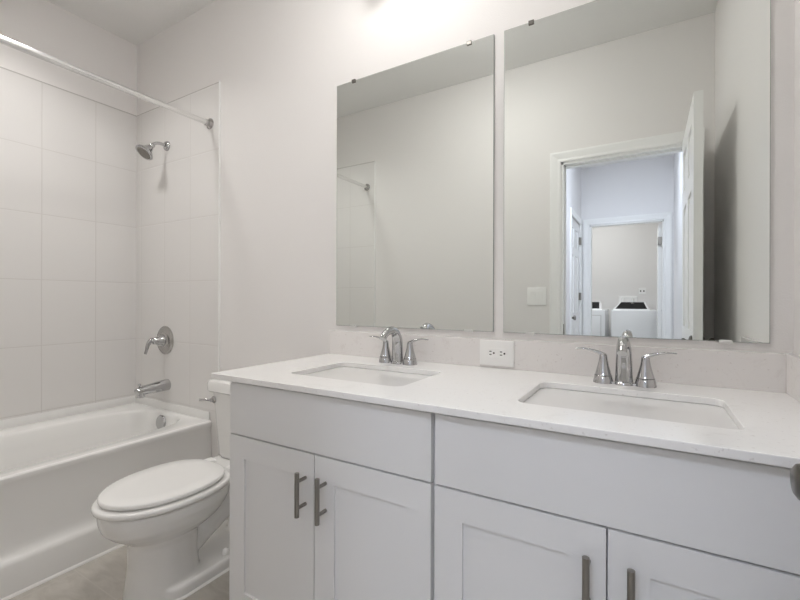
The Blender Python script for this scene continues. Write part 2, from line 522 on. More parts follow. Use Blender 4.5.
def knob(bm, o, axis, r=0.026, reach=0.052):
    lathe(bm, [(0.032, 0), (0.032, 0.005), (0.027, 0.010), (0.012, 0.014), (0.011, reach * 0.45), (r * 0.72, reach * 0.56), (r * 0.96, reach * 0.70),
               (r, reach * 0.80), (r * 0.93, reach * 0.91), (r * 0.7, reach * 0.98), (r * 0.3, reach)], o, axis, 28)

ROT90 = Matrix(((0, -1, 0, 0), (1, 0, 0, 0), (0, 0, 1, 0), (0, 0, 0, 1)))
# bathroom door: hinged at the right jamb, swung back along the right wall
BD_W, BD_TH = 0.712, 0.035
bd_y0 = -D + 0.004
bd_x = 0.1925
door1 = sroot('door_1', 'white six panel bathroom door standing open along the right wall', 'door', (bd_x, bd_y0, 0))
bm = bmesh.new(); six_panel(bm, BD_W, 2.022, BD_TH)
bmesh.ops.transform(bm, verts=bm.verts, matrix=Matrix.Translation((bd_x, bd_y0, 0.008)) @ ROT90)
obj('door_slab', bm, M['door'], door1)
KY = bd_y0 + BD_W - 0.063
bm = bmesh.new(); knob(bm, (bd_x - BD_TH / 2, KY, 0.909), (-1, 0, 0), 0.0195, 0.042)
obj('door_knob', bm, M['knob'], door1, 40)
bm = bmesh.new(); knob(bm, (bd_x + BD_TH / 2, KY, 0.909), (1, 0, 0), 0.024, 0.050)
obj('door_knob', bm, M['knob'], door1, 40)
for hz in (0.25, 1.05, 1.80):
    bm = bmesh.new(); tube(bm, [(DX1 - 0.004, -D + 0.007, hz - 0.045), (DX1 - 0.004, -D + 0.007, hz + 0.045)], 0.006, 10)
    obj('hinge', bm, M['nickel'], door1, 40)
# closet door in the hall
door2 = sroot('door_2', 'closed white six panel closet door in the left hall wall', 'door', (HX0 - 0.03, CY0 + 0.004, 0))
bm = bmesh.new(); six_panel(bm, CY1 - CY0 - 0.008, 2.02, 0.035)
bmesh.ops.transform(bm, verts=bm.verts, matrix=Matrix.Translation((HX0 - 0.03, CY0 + 0.004, 0.008)) @ ROT90)
obj('door_slab', bm, M['door'], door2)
bm = bmesh.new(); knob(bm, (HX0 - 0.0125, CY1 - 0.065, 0.91), (1, 0, 0), 0.027, 0.058)
obj('door_knob', bm, M['nickel'], door2, 40)
for hz in (0.25, 1.15, 1.83):
    bm = bmesh.new(); tube(bm, [(HX0 + 0.010, CY0 + 0.006, hz - 0.045), (HX0 + 0.010, CY0 + 0.006, hz + 0.045)], 0.007, 10)
    box(bm, HX0 - 0.012, HX0 + 0.008, CY0 + 0.006, CY0 + 0.030, hz - 0.045, hz + 0.045)
    obj('hinge', bm, M['nickel'], door2, 40)
# laundry door, swung into the laundry
ldx = LX1 - jt - 0.022
door3 = sroot('door_3', 'white laundry door swung open into the laundry', 'door', (ldx, HY - T - 0.03, 0))
bm = bmesh.new(); six_panel(bm, 0.74, 2.0, 0.035)
bmesh.ops.transform(bm, verts=bm.verts, matrix=Matrix.Translation((ldx, HY - T - 0.01, 0.008)) @ Matrix(((0, 1, 0, 0), (-1, 0, 0, 0), (0, 0, 1, 0), (0, 0, 0, 1))))
obj('door_slab', bm, M['door'], door3)
for hz in (0.25, 1.80):
    bx('hinge', M['nickel'], door3, ldx - 0.022, LX1 - jt - 0.001, HY - T - 0.009, HY - T + 0.030, hz - 0.045, hz + 0.045)

# ------------------------------------------------------------------ bathtub
TX0, TX1, TY0, TY1, TZ = XL + TT + 0.001, -2.075, -D + TT + 0.001, -TT - 0.001, 0.43
tub = thing('bathtub', 'white alcove bathtub with a stepped apron under the shower tile', 'bathtub', ((TX0 + TX1) / 2, (TY0 + TY1) / 2, 0))
def superring(x0, x1, y0, y1, e, z, n=128):
    cx, cy, a, b = (x0 + x1) / 2, (y0 + y1) / 2, (x1 - x0) / 2, (y1 - y0) / 2
    o = []
    for k in range(n):
        t = 2 * PI * k / n
        c, s = math.cos(t), math.sin(t)
        o.append(Vector((cx + a * math.copysign(abs(c) ** (2 / e), c), cy + b * math.copysign(abs(s) ** (2 / e), s), z)))
    return o
bm = bmesh.new()
ix0, ix1, iy0, iy1 = TX0 + 0.125, TX1 - 0.090, TY0 + 0.085, TY1 - 0.042
rings = [superring(TX0, TX1 - 0.012, TY0, TY1, 60, TZ),
         superring(ix0 - 0.012, ix1 + 0.012, iy0 - 0.012, iy1 + 0.012, 4.0, TZ),
         superring(ix0 - 0.004, ix1 + 0.004, iy0 - 0.004, iy1 + 0.004, 4.0, TZ - 0.004),
         superring(ix0 + 0.004, ix1 - 0.004, iy0 + 0.005, iy1 - 0.004, 4.0, TZ - 0.016),
         superring(ix0 + 0.016, ix1 - 0.016, iy0 + 0.03, iy1 - 0.018, 4.0, TZ - 0.08),
         superring(ix0 + 0.035, ix1 - 0.035, iy0 + 0.10, iy1 - 0.035, 3.8, TZ - 0.20),
         superring(ix0 + 0.060, ix1 - 0.060, iy0 + 0.19, iy1 - 0.055, 3.6, TZ - 0.31),
         superring(ix0 + 0.095, ix1 - 0.095, iy0 + 0.25, iy1 - 0.09, 3.4, TZ - 0.345),
         superring(ix0 + 0.16, ix1 - 0.16, iy0 + 0.34, iy1 - 0.16, 3.0, TZ - 0.355)]
loft(bm, rings, False, True)
# apron: upper panel falls in slightly, then steps out to the foot band
prof = [(TX1 - 0.012, TZ), (TX1 - 0.006, TZ - 0.002), (TX1 - 0.001, TZ - 0.007), (TX1, TZ - 0.014), (TX1 - 0.001, TZ - 0.028), (TX1 - 0.006, TZ - 0.042),
        (TX1 - 0.004, 0.30), (TX1 + 0.004, 0.20), (TX1 + 0.010, 0.168), (TX1 + 0.020, 0.145), (TX1 + 0.036, 0.130), (TX1 + 0.045, 0.121), (TX1 + 0.049, 0.110), (TX1 + 0.057, 0.0),
        (TX1 - 0.03, 0.0), (TX1 - 0.03, TZ - 0.06), (TX1 - 0.03, TZ - 0.02)]
prism(bm, prof, TY0, TY1, 'y')
# flange up the three walls
for a in ((TX0, TX0 + 0.007, TY0, TY1), (TX0, TX1 - 0.012, TY1 - 0.007, TY1), (TX0, TX1 - 0.012, TY0, TY0 + 0.007)):
    box(bm, *a, TZ - 0.01, TZ + 0.048, bev=0.003)
obj('tub_shell', bm, M['acrylic'], tub, 35)
OFX, OFY, OFZ = -2.462, iy1 - 0.013, TZ - 0.055
bm = bmesh.new(); lathe(bm, [(0.043, 0), (0.044, 0.006), (0.040, 0.012), (0.015, 0.016), (0.0, 0.016)], (OFX, OFY, OFZ), (0, -1, 0.1))
obj('overflow_plate', bm, M['chrome'], tub, 40)
bm = bmesh.new(); lathe(bm, [(0.032, 0), (0.032, 0.004), (0.02, 0.006), (0, 0.006)], (OFX, iy1 - 0.27, TZ - 0.355), (0, 0, 1))
obj('drain', bm, M['chrome'], tub, 40)
bm = bmesh.new()
prism(bm, [(TX1 + 0.0575, 0.0), (TX1 + 0.066, 0.0), (TX1 + 0.064, 0.006), (TX1 + 0.0568, 0.010)], TY0, -0.001, 'y')
obj('caulk_bead', bm, M['caulk'], tub)

# ------------------------------------------------------------------ tub spout, valve, shower head, rod
FX = -2.497
sp = thing('tub_spout', 'chrome tub spout on the tile above the bathtub', 'tub spout', (FX, -TT, 0.575))
bm = bmesh.new()
path = [(FX, -TT, 0.585), (FX, -TT - 0.03, 0.584), (FX, -0.12, 0.577), (FX, -0.165, 0.573), (FX, -0.188, 0.568)]
tube(bm, smooth_path(path, 4), interp([0.034, 0.0335, 0.029, 0.027, 0.022], 17), 24)
lathe(bm, [(0.021, 0), (0.022, 0.034), (0.019, 0.037), (0, 0.037)], (FX, -0.166, 0.573), (0, 0, -1), 20)
obj('spout_body', bm, M['chrome'], sp, 50)
bm = bmesh.new(); lathe(bm, [(0.005, 0), (0.005, 0.012), (0.008, 0.016), (0.008, 0.024), (0.003, 0.026)], (FX, -0.172, 0.592), (0, 0, 1), 14)
obj('diverter_knob', bm, M['chrome'], sp, 40)

vz = 0.852; VX = -2.522
sv = thing('shower_valve', 'chrome round shower valve trim with a lever on the tile', 'shower valve', (VX, -TT, vz))
bm = bmesh.new(); lathe(bm, [(0.086, 0), (0.086, 0.003), (0.080, 0.009), (0.060, 0.014), (0.050, 0.013), (0.046, 0.016), (0.036, 0.018), (0.034, 0.020), (0.0, 0.02)], (VX, -TT, vz), (0, -1, 0), 48)
obj('escutcheon', bm, M['chrome_dull'], sv, 40)
bm = bmesh.new(); lathe(bm, [(0.036, 0.0), (0.036, 0.008), (0.030, 0.018), (0.024, 0.04), (0.020, 0.055), (0.013, 0.06), (0, 0.061)], (VX, -TT - 0.018, vz), (0, -1, 0), 28)
hp = smooth_path([(VX, -0.070, vz + 0.004), (VX - 0.006, -0.092, vz + 0.002), (VX - 0.012, -0.106, vz - 0.02), (VX - 0.016, -0.112, vz - 0.05), (VX - 0.018, -0.118, vz - 0.075)], 5)
tube(bm, hp, interp([0.016, 0.015, 0.011, 0.009, 0.008], len(hp)), 16, interp([0.018, 0.017, 0.014, 0.012, 0.011], len(hp)))
obj('lever', bm, M['chrome'], sv, 50)

SX, SZ = -2.508, 2.030
sh = thing('wall_mounted_shower', 'chrome shower head on a bent arm, high on the tile', 'shower head', (SX, -TT, SZ))
bm = bmesh.new(); lathe(bm, [(0.030, 0), (0.030, 0.004), (0.024, 0.012), (0.012, 0.016), (0.0, 0.016)], (SX, -TT, SZ), (0, -1, 0), 28)
obj('flange', bm, M['chrome'], sh, 40)
bm = bmesh.new()
ap = smooth_path([(SX, -TT, SZ), (SX, -0.045, SZ + 0.002), (SX, -0.075, SZ - 0.004), (SX, -0.097, SZ - 0.022)], 6)
tube(bm, ap, 0.0095, 16)
obj('arm', bm, M['chrome'], sh, 50)
hd = Vector((-0.05, -0.62, -0.78)).normalized()
ho = Vector((SX, -0.092, SZ - 0.017))
bm = bmesh.new()
lathe(bm, [(0.010, 0), (0.015, 0.006), (0.015, 0.018), (0.013, 0.022), (0.020, 0.032), (0.026, 0.046), (0.038, 0.062), (0.049, 0.072), (0.052, 0.080), (0.049, 0.085), (0.042, 0.085)], ho, hd, 32)
head = obj('head', bm, M['chrome'], sh, 40)
bm = bmesh.new()
lathe(bm, [(0.0415, 0.0845), (0.040, 0.0865), (0.0, 0.088)], ho, hd, 32)
U = hd.cross(Vector((0, 0, 1))).normalized(); V = hd.cross(U)
for rr, nn in ((0.012, 6), (0.022, 12), (0.032, 18)):
    for k in range(nn):
        a = 2 * PI * k / nn
        lathe(bm, [(0.0016, 0.085), (0.0013, 0.090), (0, 0.090)], ho + U * rr * math.cos(a) + V * rr * math.sin(a), hd, 6)
obj('spray_face', bm, M['nickel'], head, 40)

RX, RZ = -2.095, 2.077
rod = thing('shower_rod', 'long satin chrome shower curtain rod over the bathtub', 'shower rod', (RX, -D / 2, RZ))
bm = bmesh.new(); tube(bm, [(RX, -D + TT + 0.004, RZ), (RX, -TT - 0.004, RZ)], 0.0140, 24)
obj('tube', bm, M['rod'], rod, 40)
for y, s in ((-TT, -1), (-D + TT, 1)):
    bm = bmesh.new(); lathe(bm, [(0.030, 0), (0.030, 0.004), (0.022, 0.010), (0.019, 0.012), (0.018, 0.028), (0.0152, 0.030)], (RX, y, RZ), (0, s, 0), 28)
    obj('flange', bm, M['chrome_dull'], rod, 40)

# ------------------------------------------------------------------ toilet
XC = -1.602
toilet = thing('toilet', 'white two piece toilet with closed lid between bathtub and vanity', 'toilet', (XC, -0.42, 0))
def egg(yb, yf, wd, y0, z, n=56, eb=2.6, ef=2.0):
    o = []
    for k in range(n):
        t = 2 * PI * k / n
        c, s = math.cos(t), math.sin(t)
        if s >= 0:
            e = eb; L_ = yb - y0
        else:
            e = ef; L_ = y0 - yf
        ex = 2 / e
        o.append(Vector((XC + wd * math.copysign(abs(c) ** ex, c), y0 + L_ * math.copysign(abs(s) ** ex, s), z)))
    return o
BZ = 0.352
bm = bmesh.new()
loft(bm, [egg(-0.420, -0.682, 0.118, -0.55, 0.0), egg(-0.426, -0.675, 0.111, -0.55, 0.05), egg(-0.432, -0.667, 0.105, -0.55, 0.12),
          egg(-0.432, -0.667, 0.106, -0.55, 0.200), egg(-0.415, -0.676, 0.113, -0.54, 0.220), egg(-0.38, -0.698, 0.130, -0.53, 0.236),
          egg(-0.345, -0.730, 0.152, -0.53, 0.260), egg(-0.325, -0.752, 0.166, -0.53, 0.284), egg(-0.310, -0.759, 0.171, -0.53, 0.305), egg(-0.305, -0.762, 0.175, -0.53, 0.318), egg(-0.305, -0.763, 0.176, -0.53, BZ)])
# deck that carries the tank
loft(bm, [rrect(XC - 0.10, XC + 0.10, -0.30, -0.04, 0.05, 0.24), rrect(XC - 0.16, XC + 0.16, -0.30, -0.03, 0.05, 0.30), rrect(XC - 0.175, XC + 0.175, -0.32, -0.03, 0.05, 0.335), rrect(XC - 0.175, XC + 0.175, -0.32, -0.03, 0.05, BZ)])
# trapway
tp = smooth_path([(XC, -0.45, 0.12), (XC, -0.38, 0.18), (XC, -0.29, 0.225), (XC, -0.21, 0.20), (XC, -0.175, 0.12), (XC, -0.18, 0.02)], 5)
tube(bm, tp, interp([0.05, 0.066, 0.072, 0.068, 0.06, 0.06], len(tp)), 20, interp([0.07, 0.085, 0.092, 0.088, 0.082, 0.085], len(tp)))
# foot
loft(bm, [rrect(XC - 0.137, XC + 0.137, -0.62, -0.075, 0.09, 0.0), rrect(XC - 0.137, XC + 0.137, -0.62, -0.075, 0.09, 0.040), rrect(XC - 0.131, XC + 0.131, -0.614, -0.081, 0.09, 0.048)])
bowl = obj('bowl', bm, M['porcelain'], toilet)
md = bowl.modifiers.new('merge', 'REMESH'); md.mode = 'VOXEL'; md.voxel_size = 0.006; md.use_smooth_shade = True
md = bowl.modifiers.new('soften', 'SMOOTH'); md.factor = 0.5; md.iterations = 6
# tank
bm = bmesh.new()
loft(bm, [rrect(XC - 0.155, XC + 0.155, -0.195, -0.03, 0.03, BZ + 0.003), rrect(XC - 0.160, XC + 0.160, -0.202, -0.026, 0.03, BZ + 0.02), rrect(XC - 0.193, XC + 0.193, -0.212, -0.020, 0.035, 0.660)])
tank = obj('tank', bm, M['porcelain'], toilet, 40)
bm = bmesh.new()
loft(bm, [rrect(XC - 0.208, XC + 0.208, -0.222, -0.014, 0.035, 0.662), rrect(XC - 0.217, XC + 0.217, -0.230, -0.011, 0.04, 0.670), rrect(XC - 0.219, XC + 0.219, -0.231, -0.010, 0.04, 0.700),
          rrect(XC - 0.214, XC + 0.214, -0.226, -0.013, 0.04, 0.714), rrect(XC - 0.200, XC + 0.200, -0.212, -0.022, 0.035, 0.720)])
obj('tank_lid', bm, M['porcelain'], toilet, 40)
bm = bmesh.new()
LVX, LVZ = XC - 0.168, 0.625
lathe(bm, [(0.017, 0), (0.017, 0.004), (0.010, 0.008), (0.009, 0.018), (0, 0.018)], (LVX, -0.209, LVZ), (0, -1, 0), 20)
lp = smooth_path([(LVX + 0.004, -0.223, LVZ), (LVX - 0.012, -0.228, LVZ), (LVX - 0.030, -0.240, LVZ + 0.001), (LVX - 0.046, -0.256, LVZ + 0.002)], 4)
tube(bm, lp, interp([0.006, 0.006, 0.005, 0.007], len(lp)), 12, interp([0.004, 0.004, 0.004, 0.004], len(lp)))
obj('flush_lever', bm, M['chrome'], tank, 40)
bm = bmesh.new()
loft(bm, [rrect(XC - 0.143, XC + 0.143, -0.626, -0.069, 0.095, 0.0), rrect(XC - 0.143, XC + 0.143, -0.626, -0.069, 0.095, 0.003), rrect(XC - 0.136, XC + 0.136, -0.619, -0.076, 0.09, 0.008)])
obj('caulk_line', bm, M['caulk'], toilet)
# seat ring (solid under the closed lid) and lid
def slab(bm, args, z0, z1, r):
    yb, yf, wd, y0 = args
    def g(i, z): return egg(yb - i, yf + i, wd - i, y0, z, eb=2.5)
    loft(bm, [g(r, z0), g(r * 0.3, z0 + r * 0.3), g(0, z0 + r), g(0, z1 - r), g(r * 0.3, z1 - r * 0.3), g(r, z1), g(0.06, z1 + 0.001)])
bm = bmesh.new(); slab(bm, (-0.305, -0.778, 0.187, -0.53), BZ + 0.006, BZ + 0.027, 0.007)
obj('seat', bm, M['seat'], toilet, 60)
bm = bmesh.new(); slab(bm, (-0.328, -0.760, 0.174, -0.53), BZ + 0.033, BZ + 0.051, 0.006)
obj('lid', bm, M['seat'], toilet, 60)
for s in (-1, 1):
    bm = bmesh.new(); loft(bm, [rrect(XC + s * 0.075 - 0.024, XC + s * 0.075 + 0.024, -0.322, -0.275, 0.010, z) for z in (BZ + 0.001, BZ + 0.030)] + [rrect(XC + s * 0.075 - 0.019, XC + s * 0.075 + 0.019, -0.318, -0.279, 0.010, BZ + 0.036)])
    obj('hinge_cap', bm, M['seat'], toilet, 40)
    bm = bmesh.new(); lathe(bm, [(0.016, 0), (0.015, 0.012), (0.011, 0.022), (0.004, 0.026)], (XC + s * 0.100, -0.345, 0.046), (0, 0, 1), 20)
    obj('bolt_cap', bm, M['seat'], toilet, 40)

# ------------------------------------------------------------------ vanity cabinets
CW, CZ0, CZ1, CF = 0.7335, 0.0, 0.842, -0.565      # width, floor, top, box front
def pull(bm, x, z0, z1, yf):
    tube(bm, [(x, yf - 0.034, z0), (x, yf - 0.034, z1)], 0.0066, 16)
    for z in (z0 + 0.024, z1 - 0.024): tube(bm, [(x, yf, z), (x, yf - 0.034, z)], 0.005, 12)
def shaker(bm, x0, x1, z0, z1, yf, th=0.019, fr=0.069, rec=0.006):
    box(bm, x0, x1, yf - th + rec, yf, z0, z1)
    for a in ((x0, x0 + fr, z0, z1), (x1 - fr, x1, z0, z1)): box(bm, a[0], a[1], yf - th, yf - th + rec, a[2], a[3])
    for a in ((z0, z0 + fr), (z1 - fr, z1)): box(bm, x0 + fr, x1 - fr, yf - th, yf - th + rec, a[0], a[1])
cxl = -0.799
cab = thing('vanity_cabinet', 'left white shaker vanity cabinet, next to the toilet', 'cabinet', (cxl, CF / 2, 0), 'white shaker vanity cabinets')
x0, x1 = cxl - CW / 2, cxl + CW / 2
bm = bmesh.new()
box(bm, x0, x0 + 0.018, CF, -0.002, 0.10, CZ1); box(bm, x1 - 0.018, x1, CF, -0.002, 0.10, CZ1)
box(bm, x0 + 0.018, x1 - 0.018, CF, -0.002, 0.10, 0.118); box(bm, x0 + 0.018, x1 - 0.018, -0.020, -0.002, 0.118, CZ1)
box(bm, x0 + 0.018, x1 - 0.018, CF, CF + 0.019, 0.118, 0.155); box(bm, x0 + 0.018, x1 - 0.018, CF, CF + 0.019, CZ1 - 0.19, CZ1)
box(bm, cxl - 0.03, cxl + 0.03, CF, CF + 0.019, 0.155, CZ1 - 0.19)
obj('carcass', bm, M['cabinet'], cab)
bx('toe_kick', M['cabinet'], cab, x0 + 0.002, x1 - 0.002, CF + 0.07, CF + 0.088, 0, 0.10)
DZ = 0.6705
bx('drawer_front', M['cabinet'], cab, x0 + 0.005, x1 - 0.005, CF - 0.019, CF - 0.001, DZ, 0.8335, bev=0.0015)
for s in (-1, 1):
    a0, a1 = (x0 + 0.005, cxl - 0.0018) if s < 0 else (cxl + 0.0018, x1 - 0.005)
    bm = bmesh.new(); shaker(bm, a0, a1, 0.105, DZ - 0.004, CF - 0.001)
    d = obj('cabinet_door', bm, M['cabinet'], cab)
    bm = bmesh.new(); pull(bm, cxl + 0.004 + s * 0.037, 0.499, 0.621, CF - 0.020)
    obj('bar_pull', bm, M['nickel'], d, 40)
CX2 = cxl + 0.734
dup(cab, (CX2, CF / 2, 0), 'right white shaker vanity cabinet, against the right wall')
bm = bmesh.new(); box(bm, CX2 + CW / 2 + 0.0005, XR - 0.001, CF - 0.001, CF + 0.018, 0.0, CZ1)
tag(obj('filler_strip', bm, M['cabinet']), 'narrow white filler strip between right vanity cabinet and right wall', 'filler strip')

# ------------------------------------------------------------------ countertop with two sink cut-outs
KX0, KX1, KY0, KZ0, KZ1 = -1.226, XR - 0.0005, -0.608, 0.8425, 0.86
sinks = (-0.801, -0.055)
SHW, SY0, SY1 = 0.213, -0.477, -0.186
top = thing('countertop', 'white quartz countertop running along both vanity cabinets', 'countertop', ((KX0 + KX1) / 2, KY0 / 2, KZ0))
bm = bmesh.new()
def loop(pts):
    vs = [bm.verts.new(p) for p in pts]
    return [bm.edges.new((vs[i], vs[(i + 1) % len(vs)])) for i in range(len(vs))]
es = loop([Vector((KX0, KY0, KZ1)), Vector((KX1, KY0, KZ1)), Vector((KX1, -0.001, KZ1)), Vector((KX0, -0.001, KZ1))])
for sx in sinks: es += loop(rrect(sx - SHW, sx + SHW, SY0, SY1, 0.030, KZ1, 6))
bmesh.ops.triangle_fill(bm, use_beauty=True, use_dissolve=False, edges=es)
r = bmesh.ops.extrude_face_region(bm, geom=list(bm.faces))
bmesh.ops.translate(bm, verts=[g for g in r['geom'] if isinstance(g, bmesh.types.BMVert)], vec=(0, 0, KZ0 - KZ1))
slab_o = obj('slab', bm, M['quartz'], top)
md = slab_o.modifiers.new('edge', 'BEVEL'); md.width = 0.002; md.segments = 2; md.limit_method = 'ANGLE'; md.angle_limit = math.radians(50)
bm = bmesh.new(); box(bm, KX0 + 0.0005, XR - 0.0185, -0.020, -0.001, KZ1, 0.9625, bev=0.0012)
tag(obj('backsplash', bm, M['quartz_splash']), 'low veined quartz backsplash strip standing below the mirrors', 'backsplash')
bm = bmesh.new(); box(bm, XR - 0.0183, XR - 0.001, KY0 + 0.004, -0.001, KZ1, 0.9625, bev=0.0012)
tag(obj('side_splash', bm, M['quartz_splash']), 'short quartz splash strip against the right wall', 'backsplash')

# undermount sinks
sx = sinks[0]
sink = thing('sink', 'left white rectangular undermount sink, nearer the toilet', 'sink', (sx, (SY0 + SY1) / 2, 0.70), 'rectangular undermount sinks')
bm = bmesh.new()
zt = KZ0 - 0.0005
def sr(i, z, rad): return rrect(sx - SHW + i, sx + SHW - i, SY0 + i, SY1 - i, rad, z, 6)
loft(bm, [sr(-0.03, zt, 0.03), sr(-0.004, zt, 0.03), sr(-0.002, zt - 0.004, 0.03), sr(0.006, zt - 0.04, 0.035), sr(0.018, zt - 0.085, 0.045), sr(0.032, zt - 0.112, 0.055), sr(0.055, zt - 0.128, 0.06),
          sr(0.085, zt - 0.134, 0.05), sr(0.118, zt - 0.137, 0.022), sr(0.122, zt - 0.142, 0.020), sr(0.06, zt - 0.148, 0.05), sr(0.02, zt - 0.12, 0.05), sr(-0.006, zt - 0.05, 0.03), sr(-0.012, zt - 0.012, 0.03), sr(-0.03, zt - 0.010, 0.03)], True, False)
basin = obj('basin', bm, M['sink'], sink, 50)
bm = bmesh.new(); lathe(bm, [(0.024, 0), (0.024, 0.003), (0.016, 0.005), (0.014, 0.008), (0, 0.010)], (sx, (SY0 + SY1) / 2, zt - 0.1395), (0, 0, 1), 24)
obj('drain', bm, M['chrome'], sink, 40)
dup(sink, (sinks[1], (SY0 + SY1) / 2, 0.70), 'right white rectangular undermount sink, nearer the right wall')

# faucets
fx = -0.816; FY = -0.106
fa = thing('faucet', 'chrome two handle faucet behind the left sink', 'faucet', (fx, FY, KZ1), 'chrome widespread faucets')
bm = bmesh.new()
z = KZ1
pp = [(fx, FY, z), (fx, FY, z + 0.03), (fx, FY - 0.001, z + 0.07), (fx, FY - 0.005, z + 0.096), (fx, FY - 0.018, z + 0.116), (fx, FY - 0.040, z + 0.1265), (fx, FY - 0.066, z + 0.1255), (fx, FY - 0.090, z + 0.115), (fx, FY - 0.104, z + 0.099)]
ps = smooth_path(pp, 4)
tube(bm, ps, interp([0.024, 0.0225, 0.021, 0.0195, 0.0175, 0.0145, 0.0120, 0.0115, 0.0125], len(ps)), 24, interp([0.0205, 0.0190, 0.0182, 0.0175, 0.0168, 0.0155, 0.0145, 0.0140, 0.0135], len(ps)))
lathe(bm, [(0.027, 0), (0.0265, 0.004), (0.024, 0.008), (0.020, 0.010)], (fx, FY, z), (0, 0, 1), 28)
spo = obj('spout', bm, M['chrome'], fa, 60)
bm = bmesh.new(); lathe(bm, [(0.003, 0), (0.003, 0.07), (0.005, 0.072), (0.005, 0.080), (0.002, 0.082)], (fx, FY + 0.026, z), (0, 0, 1), 12)
obj('lift_rod', bm, M['chrome'], fa, 40)
bx('base_plate', M['chrome'], fa, fx - 0.06, fx + 0.06, FY - 0.014, FY + 0.014, z, z + 0.006, bev=0.003, seg=3, smooth=40)
for s in (-1, 1):
    hx = fx + s * 0.0535
    bm = bmesh.new()
    lathe(bm, [(0.0275, 0), (0.0270, 0.004), (0.0238, 0.0205), (0.0228, 0.0215), (0.0228, 0.0232), (0.0222, 0.0242), (0.0165, 0.045), (0.0125, 0.062), (0.0108, 0.074), (0.0105, 0.080), (0.007, 0.085), (0, 0.086)], (hx, FY, z), (0, 0, 1), 32)
    h = obj('handle', bm, M['chrome'], fa, 35)
    bm = bmesh.new(); lathe(bm, [(0.0222, 0.0218), (0.0234, 0.0220), (0.0234, 0.0230), (0.0222, 0.0232)], (hx, FY, z), (0, 0, 1), 32)
    obj('groove_shade_ring', bm, M['dark'], h)  # dark ring stands in for the shade in the handle's groove
    bm = bmesh.new()
    lv = smooth_path([(hx - s * 0.004, FY, z + 0.079), (hx + s * 0.012, FY, z + 0.087), (hx + s * 0.035, FY, z + 0.094), (hx + s * 0.056, FY, z + 0.0965), (hx + s * 0.074, FY, z + 0.0955)], 5)
    tube(bm, lv, interp([0.007, 0.0055, 0.0035, 0.0028, 0.0022], len(lv)), 14, interp([0.008, 0.0075, 0.007, 0.0075, 0.007], len(lv)))
    obj('lever', bm, M['chrome'], h, 60)
dup(fa, (-0.058, FY, KZ1), 'chrome two handle faucet behind the right sink')

# ------------------------------------------------------------------ mirrors
MW, MZ0, MZ1 = 0.720, 0.9865, 2.055
mx = -0.836
mir = thing('mirror', 'left frameless wall mirror, above the left sink', 'mirror', (mx, 0, MZ0), 'frameless wall mirrors')
x0, x1 = mx - MW / 2, mx + MW / 2
bx('glass_back', M['mirror_edge'], mir, x0, x1, -0.0060, -0.0008, MZ0, MZ1)
bm = bmesh.new()
vs = [bm.verts.new(p) for p in ((x0 + 0.0012, -0.0064, MZ0 + 0.0012), (x1 - 0.0012, -0.0064, MZ0 + 0.0012), (x1 - 0.0012, -0.0064, MZ1 - 0.0012), (x0 + 0.0012, -0.0064, MZ1 - 0.0012))]
vb = [bm.verts.new((v.co.x, -0.0061, v.co.z)) for v in vs]
bm.faces.new(vs); bm.faces.new(list(reversed(vb)))
for i in range(4): bm.faces.new((vs[i], vb[i], vb[(i + 1) % 4], vs[(i + 1) % 4]))
obj('reflective_face', bm, M['mirror'], mir)
for s in (-1, 1):
    for zc, top_ in ((MZ1, True), (MZ0, False)):
        cx = mx + s * 0.266
        bm = bmesh.new()
        if top_:
            box(bm, cx - 0.009, cx + 0.009, -0.0105, -0.0066, zc - 0.010, zc + 0.003, bev=0.001)
            box(bm, cx - 0.009, cx + 0.009, -0.0105, -0.001, zc + 0.0006, zc + 0.004, bev=0.0008)
            c = obj('top_clip', bm, M['knob'], mir)
        else:
            box(bm, cx - 0.015, cx + 0.015, -0.0105, -0.0066, zc - 0.004, zc + 0.005, bev=0.001)
            box(bm, cx - 0.015, cx + 0.015, -0.0105, -0.001, zc - 0.005, zc - 0.0006, bev=0.0008)
            c = obj('bottom_clip', bm, M['clear'], mir)
dup(mir, (-0.079, 0, MZ0), 'right frameless wall mirror reflecting the doorway, above the right sink')

# ------------------------------------------------------------------ wall outlet on the backsplash
ox, oz, oy = -0.458, 0.9135, -0.020
ou = thing('wall_outlet', 'white outlet on the backsplash between the two sinks', 'outlet', (ox, oy, oz))
bx('cover_plate', M['plastic'], ou, ox - 0.062, ox + 0.062, oy - 0.007, oy, oz - 0.045, oz + 0.045, bev=0.003, seg=3, smooth=40)
rc = bx('receptacle', M['plastic'], ou, ox - 0.034, ox + 0.034, oy - 0.009, oy - 0.0055, oz - 0.0165, oz + 0.0165, bev=0.001)
bm = bmesh.new()
for sx_ in (-0.020, 0.018):
    for dz in (-0.0055, 0.0055): box(bm, ox + sx_ - 0.0045, ox + sx_ + 0.0035, oy - 0.0094, oy - 0.0088, oz + dz - 0.0016, oz + dz + 0.0016)
    lathe(bm, [(0.0034, 0), (0.0034, 0.0006)], (ox + sx_ + 0.0115, oy - 0.0088, oz), (0, -1, 0), 12)
obj('slots', bm, M['dark'], rc)
bx('test_button', M['plastic'], rc, ox - 0.0025, ox + 0.0025, oy - 0.0102, oy - 0.0088, oz - 0.010, oz - 0.002)
bx('reset_button', M['plastic'], rc, ox - 0.0025, ox + 0.0025, oy - 0.0102, oy - 0.0088, oz + 0.002, oz + 0.010)

